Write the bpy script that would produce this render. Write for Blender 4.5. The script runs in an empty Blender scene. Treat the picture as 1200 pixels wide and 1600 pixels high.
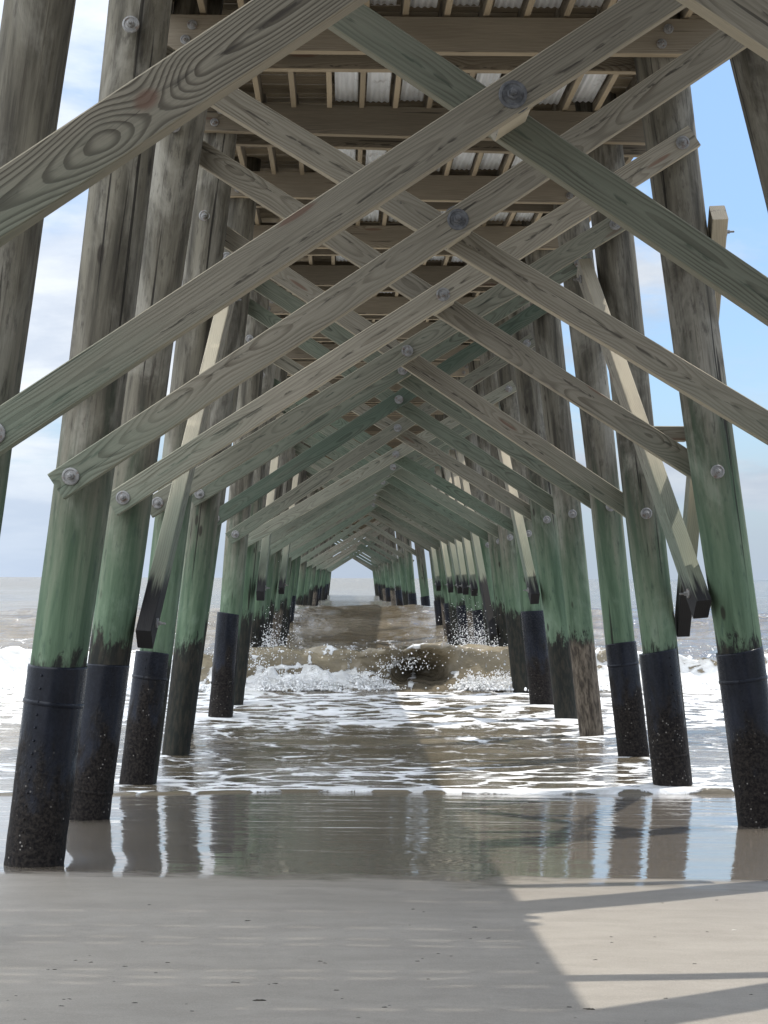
import bpy, bmesh, math, random
import numpy as np
from mathutils import Vector, Matrix, noise as mnoise

random.seed(7)
S = bpy.context.scene
COL = S.collection
R = math.radians

# ------------------------------------------------------------------ camera
F_PX = 2900.0                        # focal length in pixels of the 1200 x 1600 photograph
PITCH = math.atan(103 / F_PX)
YAW = math.atan(60 / F_PX)           # to the right
ROLL = R(0.2)
EYE = 1.65
cd = bpy.data.cameras.new('camera')
cam = bpy.data.objects.new('camera', cd)
COL.objects.link(cam)
cd.sensor_fit = 'VERTICAL'
cd.sensor_height = 36.0
cd.lens = 36.0 * F_PX / 1600.0
cd.clip_start = 0.05
cd.clip_end = 20000
fw = Vector((math.sin(YAW) * math.cos(PITCH), math.cos(YAW) * math.cos(PITCH), math.sin(PITCH)))
rt = fw.cross(Vector((0, 0, 1))).normalized()
up = rt.cross(fw)
r2 = rt * math.cos(ROLL) + up * math.sin(ROLL)
u2 = up * math.cos(ROLL) - rt * math.sin(ROLL)
cam.matrix_world = Matrix(((r2.x, u2.x, -fw.x, 0), (r2.y, u2.y, -fw.y, 0), (r2.z, u2.z, -fw.z, EYE), (0, 0, 0, 1)))
S.camera = cam

# ------------------------------------------------------------------ light
SUN_DIR = Vector((0.33, 0.33, 1.0)).normalized()      # towards the sun: right of and ahead of the viewer
SUN_EL = math.asin(SUN_DIR.z)
SUN_AZ = math.atan2(SUN_DIR.x, SUN_DIR.y)
S.view_settings.view_transform = 'Standard'
S.view_settings.look = 'None'
S.view_settings.gamma = 1.0
S.view_settings.use_curve_mapping = False
S.view_settings.exposure = 0.85
sl = bpy.data.lights.new('sun', 'SUN')
sl.energy = 2.5
sl.angle = R(0.53)
sl.color = (1.0, 0.95, 0.87)
so = bpy.data.objects.new('sun', sl)
COL.objects.link(so)
so.rotation_euler = SUN_DIR.to_track_quat('Z', 'Y').to_euler()
so.location = (0, 0, 60)


# ------------------------------------------------------------------ node helper
class NT:
    def __init__(self, tree):
        self.t = tree

    def n(self, typ, **kw):
        nd = self.t.nodes.new(typ)
        for k, v in kw.items():
            setattr(nd, k, v)
        return nd

    def put(self, sock, v):
        if v is None:
            return
        if hasattr(v, 'is_output'):
            self.t.links.new(v, sock)
        else:
            sock.default_value = v

    def m(self, op, a, b=None, c=None, clamp=False):
        nd = self.n('ShaderNodeMath', operation=op, use_clamp=clamp)
        self.put(nd.inputs[0], a)
        self.put(nd.inputs[1], b)
        self.put(nd.inputs[2], c)
        return nd.outputs[0]

    def xyz(self, v):
        nd = self.n('ShaderNodeSeparateXYZ')
        self.put(nd.inputs[0], v)
        return nd.outputs

    def comb(self, x, y, z):
        nd = self.n('ShaderNodeCombineXYZ')
        for i, v in enumerate((x, y, z)):
            self.put(nd.inputs[i], v)
        return nd.outputs[0]

    def vm(self, op, a, b):
        nd = self.n('ShaderNodeVectorMath', operation=op)
        self.put(nd.inputs[0], a)
        self.put(nd.inputs[1], b)
        return nd.outputs[0]

    def noise(self, v, scale=1, detail=4, rough=0.55, dist=0.0, dim='3D', w=None):
        nd = self.n('ShaderNodeTexNoise', noise_dimensions=dim)
        if v is not None:
            self.put(nd.inputs['Vector'], v)
        if w is not None:
            self.put(nd.inputs['W'], w)
        nd.inputs['Scale'].default_value = scale
        nd.inputs['Detail'].default_value = detail
        nd.inputs['Roughness'].default_value = rough
        nd.inputs['Distortion'].default_value = dist
        return nd.outputs['Fac']

    def vor(self, v, scale, feature='F1', dim='3D', rnd=1.0):
        nd = self.n('ShaderNodeTexVoronoi', feature=feature, voronoi_dimensions=dim)
        self.put(nd.inputs['Vector'], v)
        nd.inputs['Scale'].default_value = scale
        nd.inputs['Randomness'].default_value = rnd
        return nd.outputs['Distance']

    def mr(self, v, a, b, c=0.0, d=1.0, smooth=True):
        nd = self.n('ShaderNodeMapRange', interpolation_type='SMOOTHSTEP' if smooth else 'LINEAR')
        nd.clamp = True
        self.put(nd.inputs['Value'], v)
        for k, x in (('From Min', a), ('From Max', b), ('To Min', c), ('To Max', d)):
            self.put(nd.inputs[k], x)
        return nd.outputs['Result']

    def mix(self, f, a, b, blend='MIX'):
        nd = self.n('ShaderNodeMix', data_type='RGBA', blend_type=blend)
        self.put(nd.inputs[0], f)
        for s, v in ((nd.inputs[6], a), (nd.inputs[7], b)):
            self.put(s, (*v, 1.0) if isinstance(v, tuple) and len(v) == 3 else v)
        return nd.outputs[2]

    def bump(self, h, strength=0.5, dist=0.01, normal=None):
        nd = self.n('ShaderNodeBump')
        self.put(nd.inputs['Strength'], strength)
        self.put(nd.inputs['Distance'], dist)
        self.put(nd.inputs['Height'], h)
        if normal is not None:
            self.put(nd.inputs['Normal'], normal)
        return nd.outputs[0]


def new_mat(name):
    m = bpy.data.materials.new(name)
    m.use_nodes = True
    t = NT(m.node_tree)
    b = m.node_tree.nodes['Principled BSDF']
    return m, t, b


# ------------------------------------------------------------------ sky (world)
world = bpy.data.worlds.new('World')
S.world = world
world.use_nodes = True
wt = NT(world.node_tree)
bg = world.node_tree.nodes['Background']
sky = wt.n('ShaderNodeTexSky', sky_type='NISHITA')
sky.sun_disc = False
sky.sun_elevation = SUN_EL
sky.sun_rotation = SUN_AZ
sky.air_density = 1.0
sky.dust_density = 0.15
sky.ozone_density = 1.6
gen = wt.n('ShaderNodeTexCoord').outputs['Generated']
dx, dy, dz = wt.xyz(gen)
inv = wt.m('DIVIDE', 1.0, wt.m('ADD', wt.m('MAXIMUM', dz, 0.0), 0.16))
cv = wt.comb(wt.m('MULTIPLY', dx, inv), wt.m('MULTIPLY', dy, inv), 0.0)
cv = wt.vm('ADD', cv, (3.7, 1.35, 0.0))
c1 = wt.noise(cv, 0.95, 9, 0.56, 0.35)
left = wt.mr(dx, -0.22, 0.16, 0.17, 0.045)
c1 = wt.m('ADD', c1, left)
cl = wt.mr(c1, 0.46, 0.68)
c2 = wt.noise(wt.vm('ADD', cv, (0.35, 0.5, 0.2)), 1.7, 7, 0.6, 0.2)
side = wt.mr(dy, 0.93, 0.25, 1.0, 2.6)  # clouds out of view brightened, added fill light for the shaded underside
high = wt.mr(dz, 0.12, 0.5, 1.0, 1.5)
lift = wt.m('MULTIPLY', wt.m('MULTIPLY', side, high), wt.mr(dx, 0.02, -0.2, 1.0, 1.3))
cloud_col = wt.mix(wt.mr(c2, 0.35, 0.65), (3.0, 3.3, 3.8), (4.5, 4.65, 4.8))
cloud_col = wt.mix(1.0, cloud_col, wt.comb(lift, lift, lift), 'MULTIPLY')
WORLD_STR = 0.105
blue = wt.mix(1.0, sky.outputs[0], wt.mix(wt.mr(dz, 0.0, 0.45), (0.50, 0.565, 0.68), (1.0, 1.0, 1.0)), 'MULTIPLY')
skyc = wt.mix(wt.mr(cl, 0.0, 1.0, 0.0, 0.93), blue, cloud_col)
hz = wt.mr(dz, 0.0, 0.11, 0.85, 0.0)
hl = wt.mr(dx, 0.02, -0.2, 1.0, 1.25)
skyc = wt.mix(hz, skyc, wt.mix(1.0, (2.35, 2.85, 3.6), wt.comb(hl, hl, hl), 'MULTIPLY'))
world.node_tree.links.new(skyc, bg.inputs[0])
bg.inputs[1].default_value = WORLD_STR

# ------------------------------------------------------------------ materials


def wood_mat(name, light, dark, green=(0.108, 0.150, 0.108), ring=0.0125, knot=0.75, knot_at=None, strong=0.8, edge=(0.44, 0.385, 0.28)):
    """sawn board: growth rings round a wandering pith, knots, fibre, checks, algae by height and by object colour"""
    m, t, b = new_mat(name)
    tc = t.n('ShaderNodeTexCoord')
    oi = t.n('ShaderNodeObjectInfo')
    rnd = oi.outputs['Random']
    off = t.comb(t.m('MULTIPLY', rnd, 37.0), t.m('MULTIPLY', rnd, 3.1), t.m('MULTIPLY', rnd, 11.0))
    x, y, z = t.xyz(tc.outputs['Object'])
    xs = t.m('ADD', x, t.m('MULTIPLY', rnd, 37.0))
    amp = t.m('FRACT', t.m('MULTIPLY', rnd, 13.7))
    w1 = t.m('SUBTRACT', t.noise(None, 0.45, 2, 0.5, dim='1D', w=xs), 0.5)
    w2 = t.m('SUBTRACT', t.noise(None, 0.8, 2, 0.5, dim='1D', w=t.m('ADD', xs, 91.0)), 0.5)
    zz = t.m('ADD', z, t.m('MULTIPLY', w1, t.m('ADD', 0.05, t.m('MULTIPLY', amp, 0.12))))
    yy = t.m('ADD', t.m('ADD', y, t.m('ADD', 0.07, t.m('MULTIPLY', amp, 0.07))), t.m('MULTIPLY', w2, t.m('ADD', 0.06, t.m('MULTIPLY', amp, 0.12))))
    r = t.m('SQRT', t.m('ADD', t.m('MULTIPLY', zz, zz), t.m('MULTIPLY', yy, yy)))
    kv = t.comb(t.m('MULTIPLY', xs, 0.55), t.m('ADD', t.m('MULTIPLY', z, 4.0), t.m('MULTIPLY', rnd, 19.0)), 0.0)
    kd = t.vor(kv, knot, dim='2D')
    if knot_at:
        ax = t.m('MULTIPLY', t.m('SUBTRACT', x, knot_at[0]), 0.75)
        az = t.m('SUBTRACT', z, knot_at[1])
        kd = t.m('SQRT', t.m('ADD', t.m('MULTIPLY', ax, ax), t.m('MULTIPLY', az, az)))
        kd = t.m('ADD', t.m('MULTIPLY', kd, 1.15), 0.008)
    kx = t.m('MULTIPLY', t.mr(kd, 0.0, 0.17, 1.0, 0.0), 0.045)
    r = t.m('ADD', r, kx)
    fv = t.vm('MULTIPLY', t.vm('ADD', tc.outputs['Object'], off), (2.2, 30.0, 30.0))
    r = t.m('ADD', r, t.m('MULTIPLY', t.m('SUBTRACT', t.noise(fv, 1.0, 3, 0.5), 0.5), 0.004))
    rings = t.m('FRACT', t.m('DIVIDE', r, ring))
    band = t.m('MULTIPLY', t.mr(rings, 0.35, 0.86), t.mr(rings, 0.93, 1.0, 1.0, 0.0))
    fib = t.noise(t.vm('MULTIPLY', t.vm('ADD', tc.outputs['Object'], off), (5.0, 210.0, 210.0)), 1.0, 3, 0.6)
    blot = t.noise(t.vm('MULTIPLY', t.vm('ADD', tc.outputs['Object'], off), (1.1, 7.0, 7.0)), 1.0, 5, 0.6)
    patch = t.noise(t.vm('MULTIPLY', t.vm('ADD', tc.outputs['Object'], off), (1.6, 9.0, 9.0)), 1.0, 3, 0.6)
    band = t.m('MULTIPLY', band, t.mr(patch, 0.42, 0.68, strong * 0.55, 1.0))
    c = t.mix(t.m('MULTIPLY', band, 0.92), light, dark)
    c = t.mix(t.mr(fib, 0.3, 0.75, 0.0, 0.35), c, tuple(0.55 * v for v in dark))
    c = t.mix(t.mr(blot, 0.35, 0.72, 0.30, 0.0), c, tuple(0.6 * v for v in light))
    kc = t.mr(kd, 0.028, 0.05, 1.0, 0.0)
    c = t.mix(t.m('MULTIPLY', kc, 0.75), c, (0.15, 0.085, 0.06))
    # drying checks
    ck = t.noise(t.vm('MULTIPLY', t.vm('ADD', tc.outputs['Object'], off), (0.9, 26.0, 26.0)), 1.0, 2, 0.4, 0.3)
    ck = t.mr(ck, 0.700, 0.735, 0.0, 1.0)
    c = t.mix(t.m('MULTIPLY', ck, 0.75), c, (0.035, 0.03, 0.025))
    # broken line of dark flecks along the pith, narrow edges paled to stand in for light bounced from below
    zf = t.m('SUBTRACT', t.m('ADD', z, t.m('MULTIPLY', w1, 0.035)), t.m('MULTIPLY', t.m('SUBTRACT', amp, 0.5), 0.07))
    fl = t.m('POWER', 2.718, t.m('MULTIPLY', t.m('MULTIPLY', zf, zf), -9000.0))
    fn = t.noise(t.vm('MULTIPLY', t.vm('ADD', tc.outputs['Object'], off), (7.0, 45.0, 45.0)), 1.0, 3, 0.6, 0.5)
    fl = t.m('MULTIPLY', fl, t.mr(fn, 0.50, 0.60))
    c = t.mix(t.m('MULTIPLY', fl, 0.85), c, (0.040, 0.034, 0.027))
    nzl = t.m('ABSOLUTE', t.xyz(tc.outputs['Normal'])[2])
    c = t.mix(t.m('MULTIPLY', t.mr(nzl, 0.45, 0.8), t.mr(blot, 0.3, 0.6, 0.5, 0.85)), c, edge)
    # per board tone
    tone = t.mr(t.m('FRACT', t.m('MULTIPLY', rnd, 7.31)), 0.0, 1.0, 0.68, 1.2, smooth=False)
    c = t.mix(1.0, c, t.comb(tone, tone, tone), 'MULTIPLY')
    # green algae: object colour red channel is the amount on the whole board; the spray zone adds more
    gz = t.xyz(t.n('ShaderNodeNewGeometry').outputs['Position'])[2]
    cr = t.n('ShaderNodeSeparateColor')
    t.put(cr.inputs[0], oi.outputs['Color'])
    ga = t.m('MULTIPLY', t.mr(t.m('ADD', gz, t.m('MULTIPLY', blot, 0.9)), 2.35, 3.5, 1.0, 0.0), 0.7)
    ga = t.m('MAXIMUM', ga, t.m('MULTIPLY', cr.outputs[0], t.mr(blot, 0.2, 0.6, 0.7, 1.0)))
    gdk = t.m('SUBTRACT', 1.0, t.m('MULTIPLY', cr.outputs[1], 0.42))
    gcol = t.mix(1.0, t.mix(band, green, tuple(0.55 * v for v in green)), t.comb(gdk, gdk, gdk), 'MULTIPLY')
    c = t.mix(ga, c, gcol)
    # black slime at the splash line
    bl = t.mr(t.m('ADD', gz, t.m('MULTIPLY', t.noise(fv, 0.9, 4), 0.55)), 1.82, 2.0, 1.0, 0.0)
    c = t.mix(bl, c, (0.016, 0.015, 0.015))
    t.put(b.inputs['Base Color'], c)
    b.inputs['Roughness'].default_value = 0.78
    b.inputs['Specular IOR Level'].default_value = 0.25
    h = t.m('SUBTRACT', t.m('ADD', t.m('MULTIPLY', band, -0.5), t.m('MULTIPLY', fib, 0.5)), t.m('MULTIPLY', ck, 1.5))
    t.put(b.inputs['Normal'], t.bump(h, 0.5, 0.004))
    return m


def pile_mat():
    m, t, b = new_mat('weathered_pile')
    tc = t.n('ShaderNodeTexCoord')
    oi = t.n('ShaderNodeObjectInfo')
    rnd = oi.outputs['Random']
    off = t.comb(t.m('MULTIPLY', rnd, 17.0), t.m('MULTIPLY', rnd, 29.0), t.m('MULTIPLY', rnd, 41.0))
    P = t.vm('ADD', tc.outputs['Object'], off)
    st = t.noise(t.vm('MULTIPLY', P, (9, 9, 0.8)), 1.0, 6, 0.62, 0.3)
    fi = t.noise(t.vm('MULTIPLY', P, (60, 60, 2.2)), 1.0, 4, 0.6, 0.2)
    bl = t.noise(t.vm('MULTIPLY', P, (2.6, 2.6, 1.1)), 1.0, 6, 0.65, 0.6)
    sp = t.noise(t.vm('MULTIPLY', P, (26, 26, 7)), 1.0, 5, 0.65)
    c = t.mix(t.mr(st, 0.3, 0.7), (0.040, 0.036, 0.028), (0.160, 0.146, 0.112))
    c = t.mix(t.mr(bl, 0.45, 0.68, 0.0, 0.75), c, (0.255, 0.24, 0.20))
    c = t.mix(t.mr(sp, 0.52, 0.72, 0.0, 0.75), c, (0.045, 0.04, 0.033))
    c = t.mix(t.mr(fi, 0.52, 0.75, 0.0, 0.6), c, (0.045, 0.036, 0.028))
    gz = t.xyz(t.n('ShaderNodeNewGeometry').outputs['Position'])[2]
    jit = t.m('MULTIPLY', t.m('SUBTRACT', t.m('FRACT', t.m('MULTIPLY', rnd, 5.7)), 0.5), 0.7)
    gzz = t.m('ADD', gz, jit)
    edge = t.m('ADD', gzz, t.m('MULTIPLY', t.m('SUBTRACT', st, 0.5), 2.2))
    g = t.mr(edge, 1.35, 3.0, 1.0, 0.0)
    gc = t.mix(t.mr(st, 0.3, 0.7), (0.054, 0.092, 0.054), (0.120, 0.184, 0.114))
    gc = t.mix(t.mr(sp, 0.54, 0.70, 0.0, 0.7), gc, (0.05, 0.085, 0.06))
    gc = t.mix(t.mr(bl, 0.52, 0.70, 0.0, 0.5), gc, (0.19, 0.26, 0.185))
    c = t.mix(t.m('MULTIPLY', g, 0.9), c, gc)
    sv = t.m('ADD', t.m('MULTIPLY', t.noise(t.vm('MULTIPLY', P, (11, 11, 3.2)), 1.0, 8, 0.78, 0.8), 0.75), t.m('MULTIPLY', sp, 0.25))
    ckp = t.mr(t.noise(t.vm('MULTIPLY', P, (17, 17, 0.42)), 1.0, 3, 0.5, 0.6), 0.655, 0.69, 0.0, 0.85)
    c = t.mix(ckp, c, (0.014, 0.012, 0.010))
    gou = t.mr(t.vor(t.vm('MULTIPLY', P, (4.2, 4.2, 1.5)), 1.0), 0.06, 0.11, 0.8, 0.0)
    c = t.mix(gou, c, (0.022, 0.018, 0.014))
    fr = t.m('ADD', gz, t.m('MULTIPLY', t.m('SUBTRACT', sv, 0.5), 1.25))
    fr = t.m('ADD', fr, t.mr(t.m('FRACT', t.m('MULTIPLY', rnd, 9.1)), 0.0, 1.0, 0.0, 0.34))
    d = t.mr(fr, 1.14, 1.27, 1.0, 0.0)
    c = t.mix(t.m('MULTIPLY', d, 0.95), c, t.mix(t.mr(sp, 0.4, 0.66), (0.011, 0.010, 0.010), (0.032, 0.026, 0.020)))
    # unsleeved piles: brown scoured wood below the splash line (object colour red channel)
    cr = t.n('ShaderNodeSeparateColor')
    t.put(cr.inputs[0], oi.outputs['Color'])
    br = t.m('MULTIPLY', t.mr(t.m('ADD', gz, t.m('MULTIPLY', st, 0.3)), 1.0, 1.12, 1.0, 0.0), cr.outputs[0])
    c = t.mix(br, c, t.mix(t.mr(sp, 0.35, 0.66), (0.045, 0.036, 0.028), (0.17, 0.14, 0.105)))
    t.put(b.inputs['Base Color'], c)
    b.inputs['Roughness'].default_value = 0.82
    b.inputs['Specular IOR Level'].default_value = 0.2
    h = t.m('ADD', t.m('SUBTRACT', t.m('MULTIPLY', st, 0.7), t.m('MULTIPLY', ckp, 1.2)), t.m('ADD', t.m('MULTIPLY', fi, 0.4), t.m('MULTIPLY', sp, 0.3)))
    t.put(b.inputs['Normal'], t.bump(h, 0.75, 0.012))
    return m


def sleeve_mat():
    m, t, b = new_mat('black_sleeve')
    tc = t.n('ShaderNodeTexCoord')
    rnd = t.n('ShaderNodeObjectInfo').outputs['Random']
    P = t.vm('ADD', tc.outputs['Object'], t.comb(t.m('MULTIPLY', rnd, 17.0), 0.0, t.m('MULTIPLY', rnd, 9.0)))
    gz = t.xyz(t.n('ShaderNodeNewGeometry').outputs['Position'])[2]
    n1 = t.noise(t.vm('MULTIPLY', P, (7, 7, 3)), 1.0, 6, 0.65)
    n2 = t.noise(P, 45.0, 4, 0.7)
    barn = t.mr(t.m('ADD', gz, t.m('MULTIPLY', t.m('SUBTRACT', n1, 0.5), 1.6)), 0.35, 0.72, 1.0, 0.0)
    c = t.mix(t.mr(n1, 0.35, 0.7), (0.005, 0.006, 0.009), (0.013, 0.015, 0.022))
    c = t.mix(barn, c, t.mix(t.mr(n2, 0.35, 0.7), (0.007, 0.006, 0.006), (0.032, 0.027, 0.023)))
    vd = t.vor(P, 26.0)
    wh = t.m('MULTIPLY', t.mr(vd, 0.10, 0.2, 1.0, 0.0), t.m('MULTIPLY', barn, t.mr(t.noise(P, 9.0, 2), 0.5, 0.62)))
    c = t.mix(t.m('MULTIPLY', wh, 0.7), c, (0.30, 0.28, 0.25))
    t.put(b.inputs['Base Color'], c)
    t.put(b.inputs['Roughness'], t.m('ADD', t.m('MULTIPLY', barn, 0.35), t.mr(n2, 0.3, 0.7, 0.20, 0.33)))
    t.put(b.inputs['Specular IOR Level'], t.m('SUBTRACT', 0.17, t.m('MULTIPLY', barn, 0.09)))
    h = t.m('ADD', t.m('MULTIPLY', barn, t.m('MULTIPLY', n2, 1.2)), t.m('MULTIPLY', n1, 0.5))
    t.put(b.inputs['Normal'], t.bump(h, 0.6, 0.012))
    return m


def steel_mat():
    m, t, b = new_mat('galvanised_steel')
    P = t.n('ShaderNodeTexCoord').outputs['Object']
    n1 = t.noise(P, 22.0, 4, 0.6)
    t.put(b.inputs['Base Color'], t.mix(t.mr(n1, 0.35, 0.7), (0.17, 0.168, 0.162), (0.275, 0.272, 0.262)))
    n2 = t.noise(t.vm('ADD', P, t.comb(t.n('ShaderNodeObjectInfo').outputs['Random'], 0.0, 0.0)), 30.0, 4, 0.6)
    cc = t.mix(t.mr(n1, 0.35, 0.7), (0.17, 0.168, 0.162), (0.275, 0.272, 0.262))
    t.put(b.inputs['Base Color'], t.mix(t.mr(n2, 0.54, 0.68, 0.0, 0.75), cc, (0.13, 0.075, 0.045)))
    b.inputs['Metallic'].default_value = 0.1
    b.inputs['Roughness'].default_value = 0.5
    return m


def stain_mat():
    m, t, b = new_mat('bolt_stain')
    P = t.n('ShaderNodeTexCoord').outputs['Object']
    n1 = t.noise(P, 30.0, 4, 0.6)
    t.put(b.inputs['Base Color'], t.mix(t.mr(n1, 0.3, 0.7), (0.055, 0.057, 0.062), (0.125, 0.127, 0.132)))
    b.inputs['Roughness'].default_value = 0.8
    return m


def sheet_mat():
    m, t, b = new_mat('corrugated_sheet')
    P = t.n('ShaderNodeTexCoord').outputs['Object']
    rnd = t.n('ShaderNodeObjectInfo').outputs['Random']
    Q = t.vm('ADD', P, t.comb(t.m('MULTIPLY', rnd, 13.0), 0.0, 0.0))
    n1 = t.noise(t.vm('MULTIPLY', Q, (9, 1.2, 3)), 1.0, 6, 0.65)
    n2 = t.noise(Q, 5.0, 5, 0.6)
    c = t.mix(t.mr(n1, 0.3, 0.7), (0.72, 0.74, 0.75), (0.88, 0.89, 0.89))
    c = t.mix(t.mr(n2, 0.56, 0.72, 0.0, 0.5), c, (0.28, 0.25, 0.22))
    t.put(b.inputs['Base Color'], c)
    b.inputs['Roughness'].default_value = 0.42
    b.inputs['Metallic'].default_value = 0.15
    return m


def sand_mat():
    m, t, b = new_mat('beach_sand')
    P = t.n('ShaderNodeNewGeometry').outputs['Position']
    x, y, z = t.xyz(P)
    big = t.noise(t.vm('MULTIPLY', P, (0.5, 1.0, 1)), 1.0, 5, 0.6, 0.4)
    med = t.noise(t.vm('MULTIPLY', P, (2.2, 5.0, 2)), 1.0, 6, 0.65, 0.3)
    fine = t.noise(P, 130.0, 3, 0.7)
    grain = t.noise(P, 420.0, 2, 0.7)
    c = t.mix(t.mr(med, 0.3, 0.7), (0.192, 0.170, 0.140), (0.248, 0.222, 0.185))
    c = t.mix(t.mr(fine, 0.35, 0.68, 0.0, 0.35), c, (0.36, 0.325, 0.27))
    c = t.mix(t.mr(grain, 0.52, 0.75, 0.0, 0.45), c, (0.10, 0.088, 0.07))
    en = t.noise(t.vm('MULTIPLY', P, (1.1, 2.5, 1)), 1.0, 6, 0.65, 0.5)
    e = t.m('ADD', y, t.m('MULTIPLY', t.m('SUBTRACT', en, 0.5), 1.9))
    e = t.m('ADD', e, t.m('MULTIPLY', x, 0.03))
    wet = t.mr(e, 10.1, 10.75)
    damp = t.mr(t.m('ADD', y, t.m('MULTIPLY', t.m('SUBTRACT', big, 0.5), 3.0)), 8.3, 10.6)
    c = t.mix(t.m('MULTIPLY', damp, 0.35), c, (0.16, 0.135, 0.105))
    c = t.mix(t.m('MULTIPLY', wet, 0.8), c, (0.098, 0.075, 0.048))
    t.put(b.inputs['Base Color'], c)
    t.put(b.inputs['Roughness'], t.m('SUBTRACT', 0.72, t.m('MULTIPLY', damp, 0.2)))
    hb = t.m('ADD', t.m('MULTIPLY', fine, 0.5), t.m('ADD', t.m('MULTIPLY', med, 1.5), t.m('MULTIPLY', grain, 0.4)))
    t.put(b.inputs['Normal'], t.bump(hb, 0.35, 0.006))
    # water film on the wet sand
    t.put(b.inputs['Coat Weight'], wet)
    b.inputs['Coat IOR'].default_value = 2.3
    b.inputs['Coat Roughness'].default_value = 0.01
    rp = t.noise(t.vm('MULTIPLY', P, (1.1, 5.5, 1.0)), 1.0, 4, 0.55, 0.7)
    rp2 = t.noise(t.vm('MULTIPLY', P, (0.5, 3.0, 1.0)), 1.0, 2, 0.5, 0.3)
    far = t.mr(y, 10.5, 15.5, 0.35, 1.0)
    t.put(b.inputs['Coat Normal'], t.bump(t.m('ADD', rp, t.m('MULTIPLY', rp2, 1.2)), t.m('MULTIPLY', far, 0.48), 0.012))
    return m


def water_mat():
    m, t, b = new_mat('sea_water')
    P = t.n('ShaderNodeNewGeometry').outputs['Position']
    x, y, z = t.xyz(P)
    at = t.n('ShaderNodeAttribute', attribute_name='foam')
    fo = at.outputs['Fac']
    sc = t.mr(y, 15.0, 80.0, 1.0, 0.35)
    Q = t.vm('MULTIPLY', P, t.comb(sc, sc, 1.0))
    l1 = t.noise(t.vm('MULTIPLY', Q, (0.62, 1.35, 1.5)), 1.0, 8, 0.66, 1.1)
    l2 = t.noise(t.vm('MULTIPLY', Q, (2.3, 3.6, 4)), 1.0, 7, 0.68, 0.6)
    lace = t.vor(t.vm('ADD', t.vm('MULTIPLY', Q, (1.7, 2.5, 3.0)), t.comb(t.m('MULTIPLY', l1, 2.2), t.m('MULTIPLY', l2, 1.4), 0.0)), 1.0, 'DISTANCE_TO_EDGE')
    pat = t.m('ADD', t.m('MULTIPLY', l1, 0.58), t.m('ADD', t.m('MULTIPLY', l2, 0.42), t.mr(lace, 0.0, 0.20, 0.24, -0.07)))
    thr = t.m('SUBTRACT', 0.98, t.m('MULTIPLY', fo, 0.85))
    f = t.mr(t.m('SUBTRACT', pat, thr), -0.035, 0.06)
    turb = t.noise(t.vm('MULTIPLY', P, (0.25, 0.6, 1.2)), 1.0, 6, 0.6, 0.5)
    near = t.mix(t.mr(turb, 0.35, 0.65), (0.085, 0.069, 0.046), (0.155, 0.130, 0.092))
    farc = t.mix(t.mr(turb, 0.35, 0.65), (0.10, 0.095, 0.078), (0.15, 0.14, 0.115))
    wc = t.mix(t.mr(y, 45.0, 160.0), near, farc)
    fc = t.mix(t.mr(l2, 0.3, 0.7), (0.52, 0.51, 0.48), (0.82, 0.82, 0.81))
    cre = t.n('ShaderNodeAttribute', attribute_name='crest').outputs['Fac']
    wc = t.mix(t.m('MULTIPLY', cre, t.mr(l2, 0.3, 0.65, 0.45, 1.0)), wc, (0.27, 0.228, 0.155))  # aerated crest tan, which also paints in the backlit glow of the wave
    c = t.mix(f, wc, fc)
    t.put(b.inputs['Base Color'], c)
    t.put(b.inputs['Roughness'], t.m('ADD', t.m('MULTIPLY', f, 0.55), t.mr(y, 30.0, 400.0, 0.06, 0.22)))
    b.inputs['IOR'].default_value = 1.38
    # ripples, sized to the distance
    r1 = t.noise(t.vm('MULTIPLY', P, (1.6, 5.0, 2)), 1.0, 5, 0.6, 0.8)
    r2_ = t.noise(t.vm('MULTIPLY', P, (0.28, 0.9, 0.5)), 1.0, 6, 0.62, 0.7)
    r3 = t.noise(t.vm('MULTIPLY', P, (0.02, 0.09, 0.1)), 1.0, 7, 0.65, 0.5)
    hh = t.m('ADD', t.m('MULTIPLY', r1, t.mr(y, 14.5, 22.0, 0.02, 0.055)), t.m('ADD', t.m('MULTIPLY', r2_, t.mr(y, 18.0, 45.0, 0.0, 0.34)), t.m('MULTIPLY', r3, t.mr(y, 80.0, 400.0, 0.0, 3.2))))
    hh = t.m('ADD', hh, t.m('MULTIPLY', t.m('MULTIPLY', f, l2), 0.05))
    t.put(b.inputs['Normal'], t.bump(hh, 0.9, 1.0))
    return m


def foam_mat():
    m, t, b = new_mat('white_foam')
    P = t.n('ShaderNodeNewGeometry').outputs['Position']
    n1 = t.noise(P, 14.0, 5, 0.65)
    t.put(b.inputs['Base Color'], t.mix(t.mr(n1, 0.3, 0.7), (0.70, 0.69, 0.66), (0.88, 0.88, 0.88)))
    b.inputs['Roughness'].default_value = 0.6
    b.inputs['Subsurface Weight'].default_value = 0.0
    t.put(b.inputs['Normal'], t.bump(n1, 0.6, 0.02))
    return m


def weed_mat():
    m, t, b = new_mat('dark_seaweed')
    P = t.n('ShaderNodeNewGeometry').outputs['Position']
    n1 = t.noise(P, 80.0, 3, 0.6)
    t.put(b.inputs['Base Color'], t.mix(n1, (0.02, 0.018, 0.014), (0.07, 0.055, 0.038)))
    b.inputs['Roughness'].default_value = 0.6
    return m


def shell_mat():
    m, t, b = new_mat('bleached_shell')
    P = t.n('ShaderNodeNewGeometry').outputs['Position']
    n1 = t.noise(P, 120.0, 3, 0.6)
    t.put(b.inputs['Base Color'], t.mix(n1, (0.55, 0.5, 0.43), (0.8, 0.77, 0.7)))
    b.inputs['Roughness'].default_value = 0.5
    return m


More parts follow.
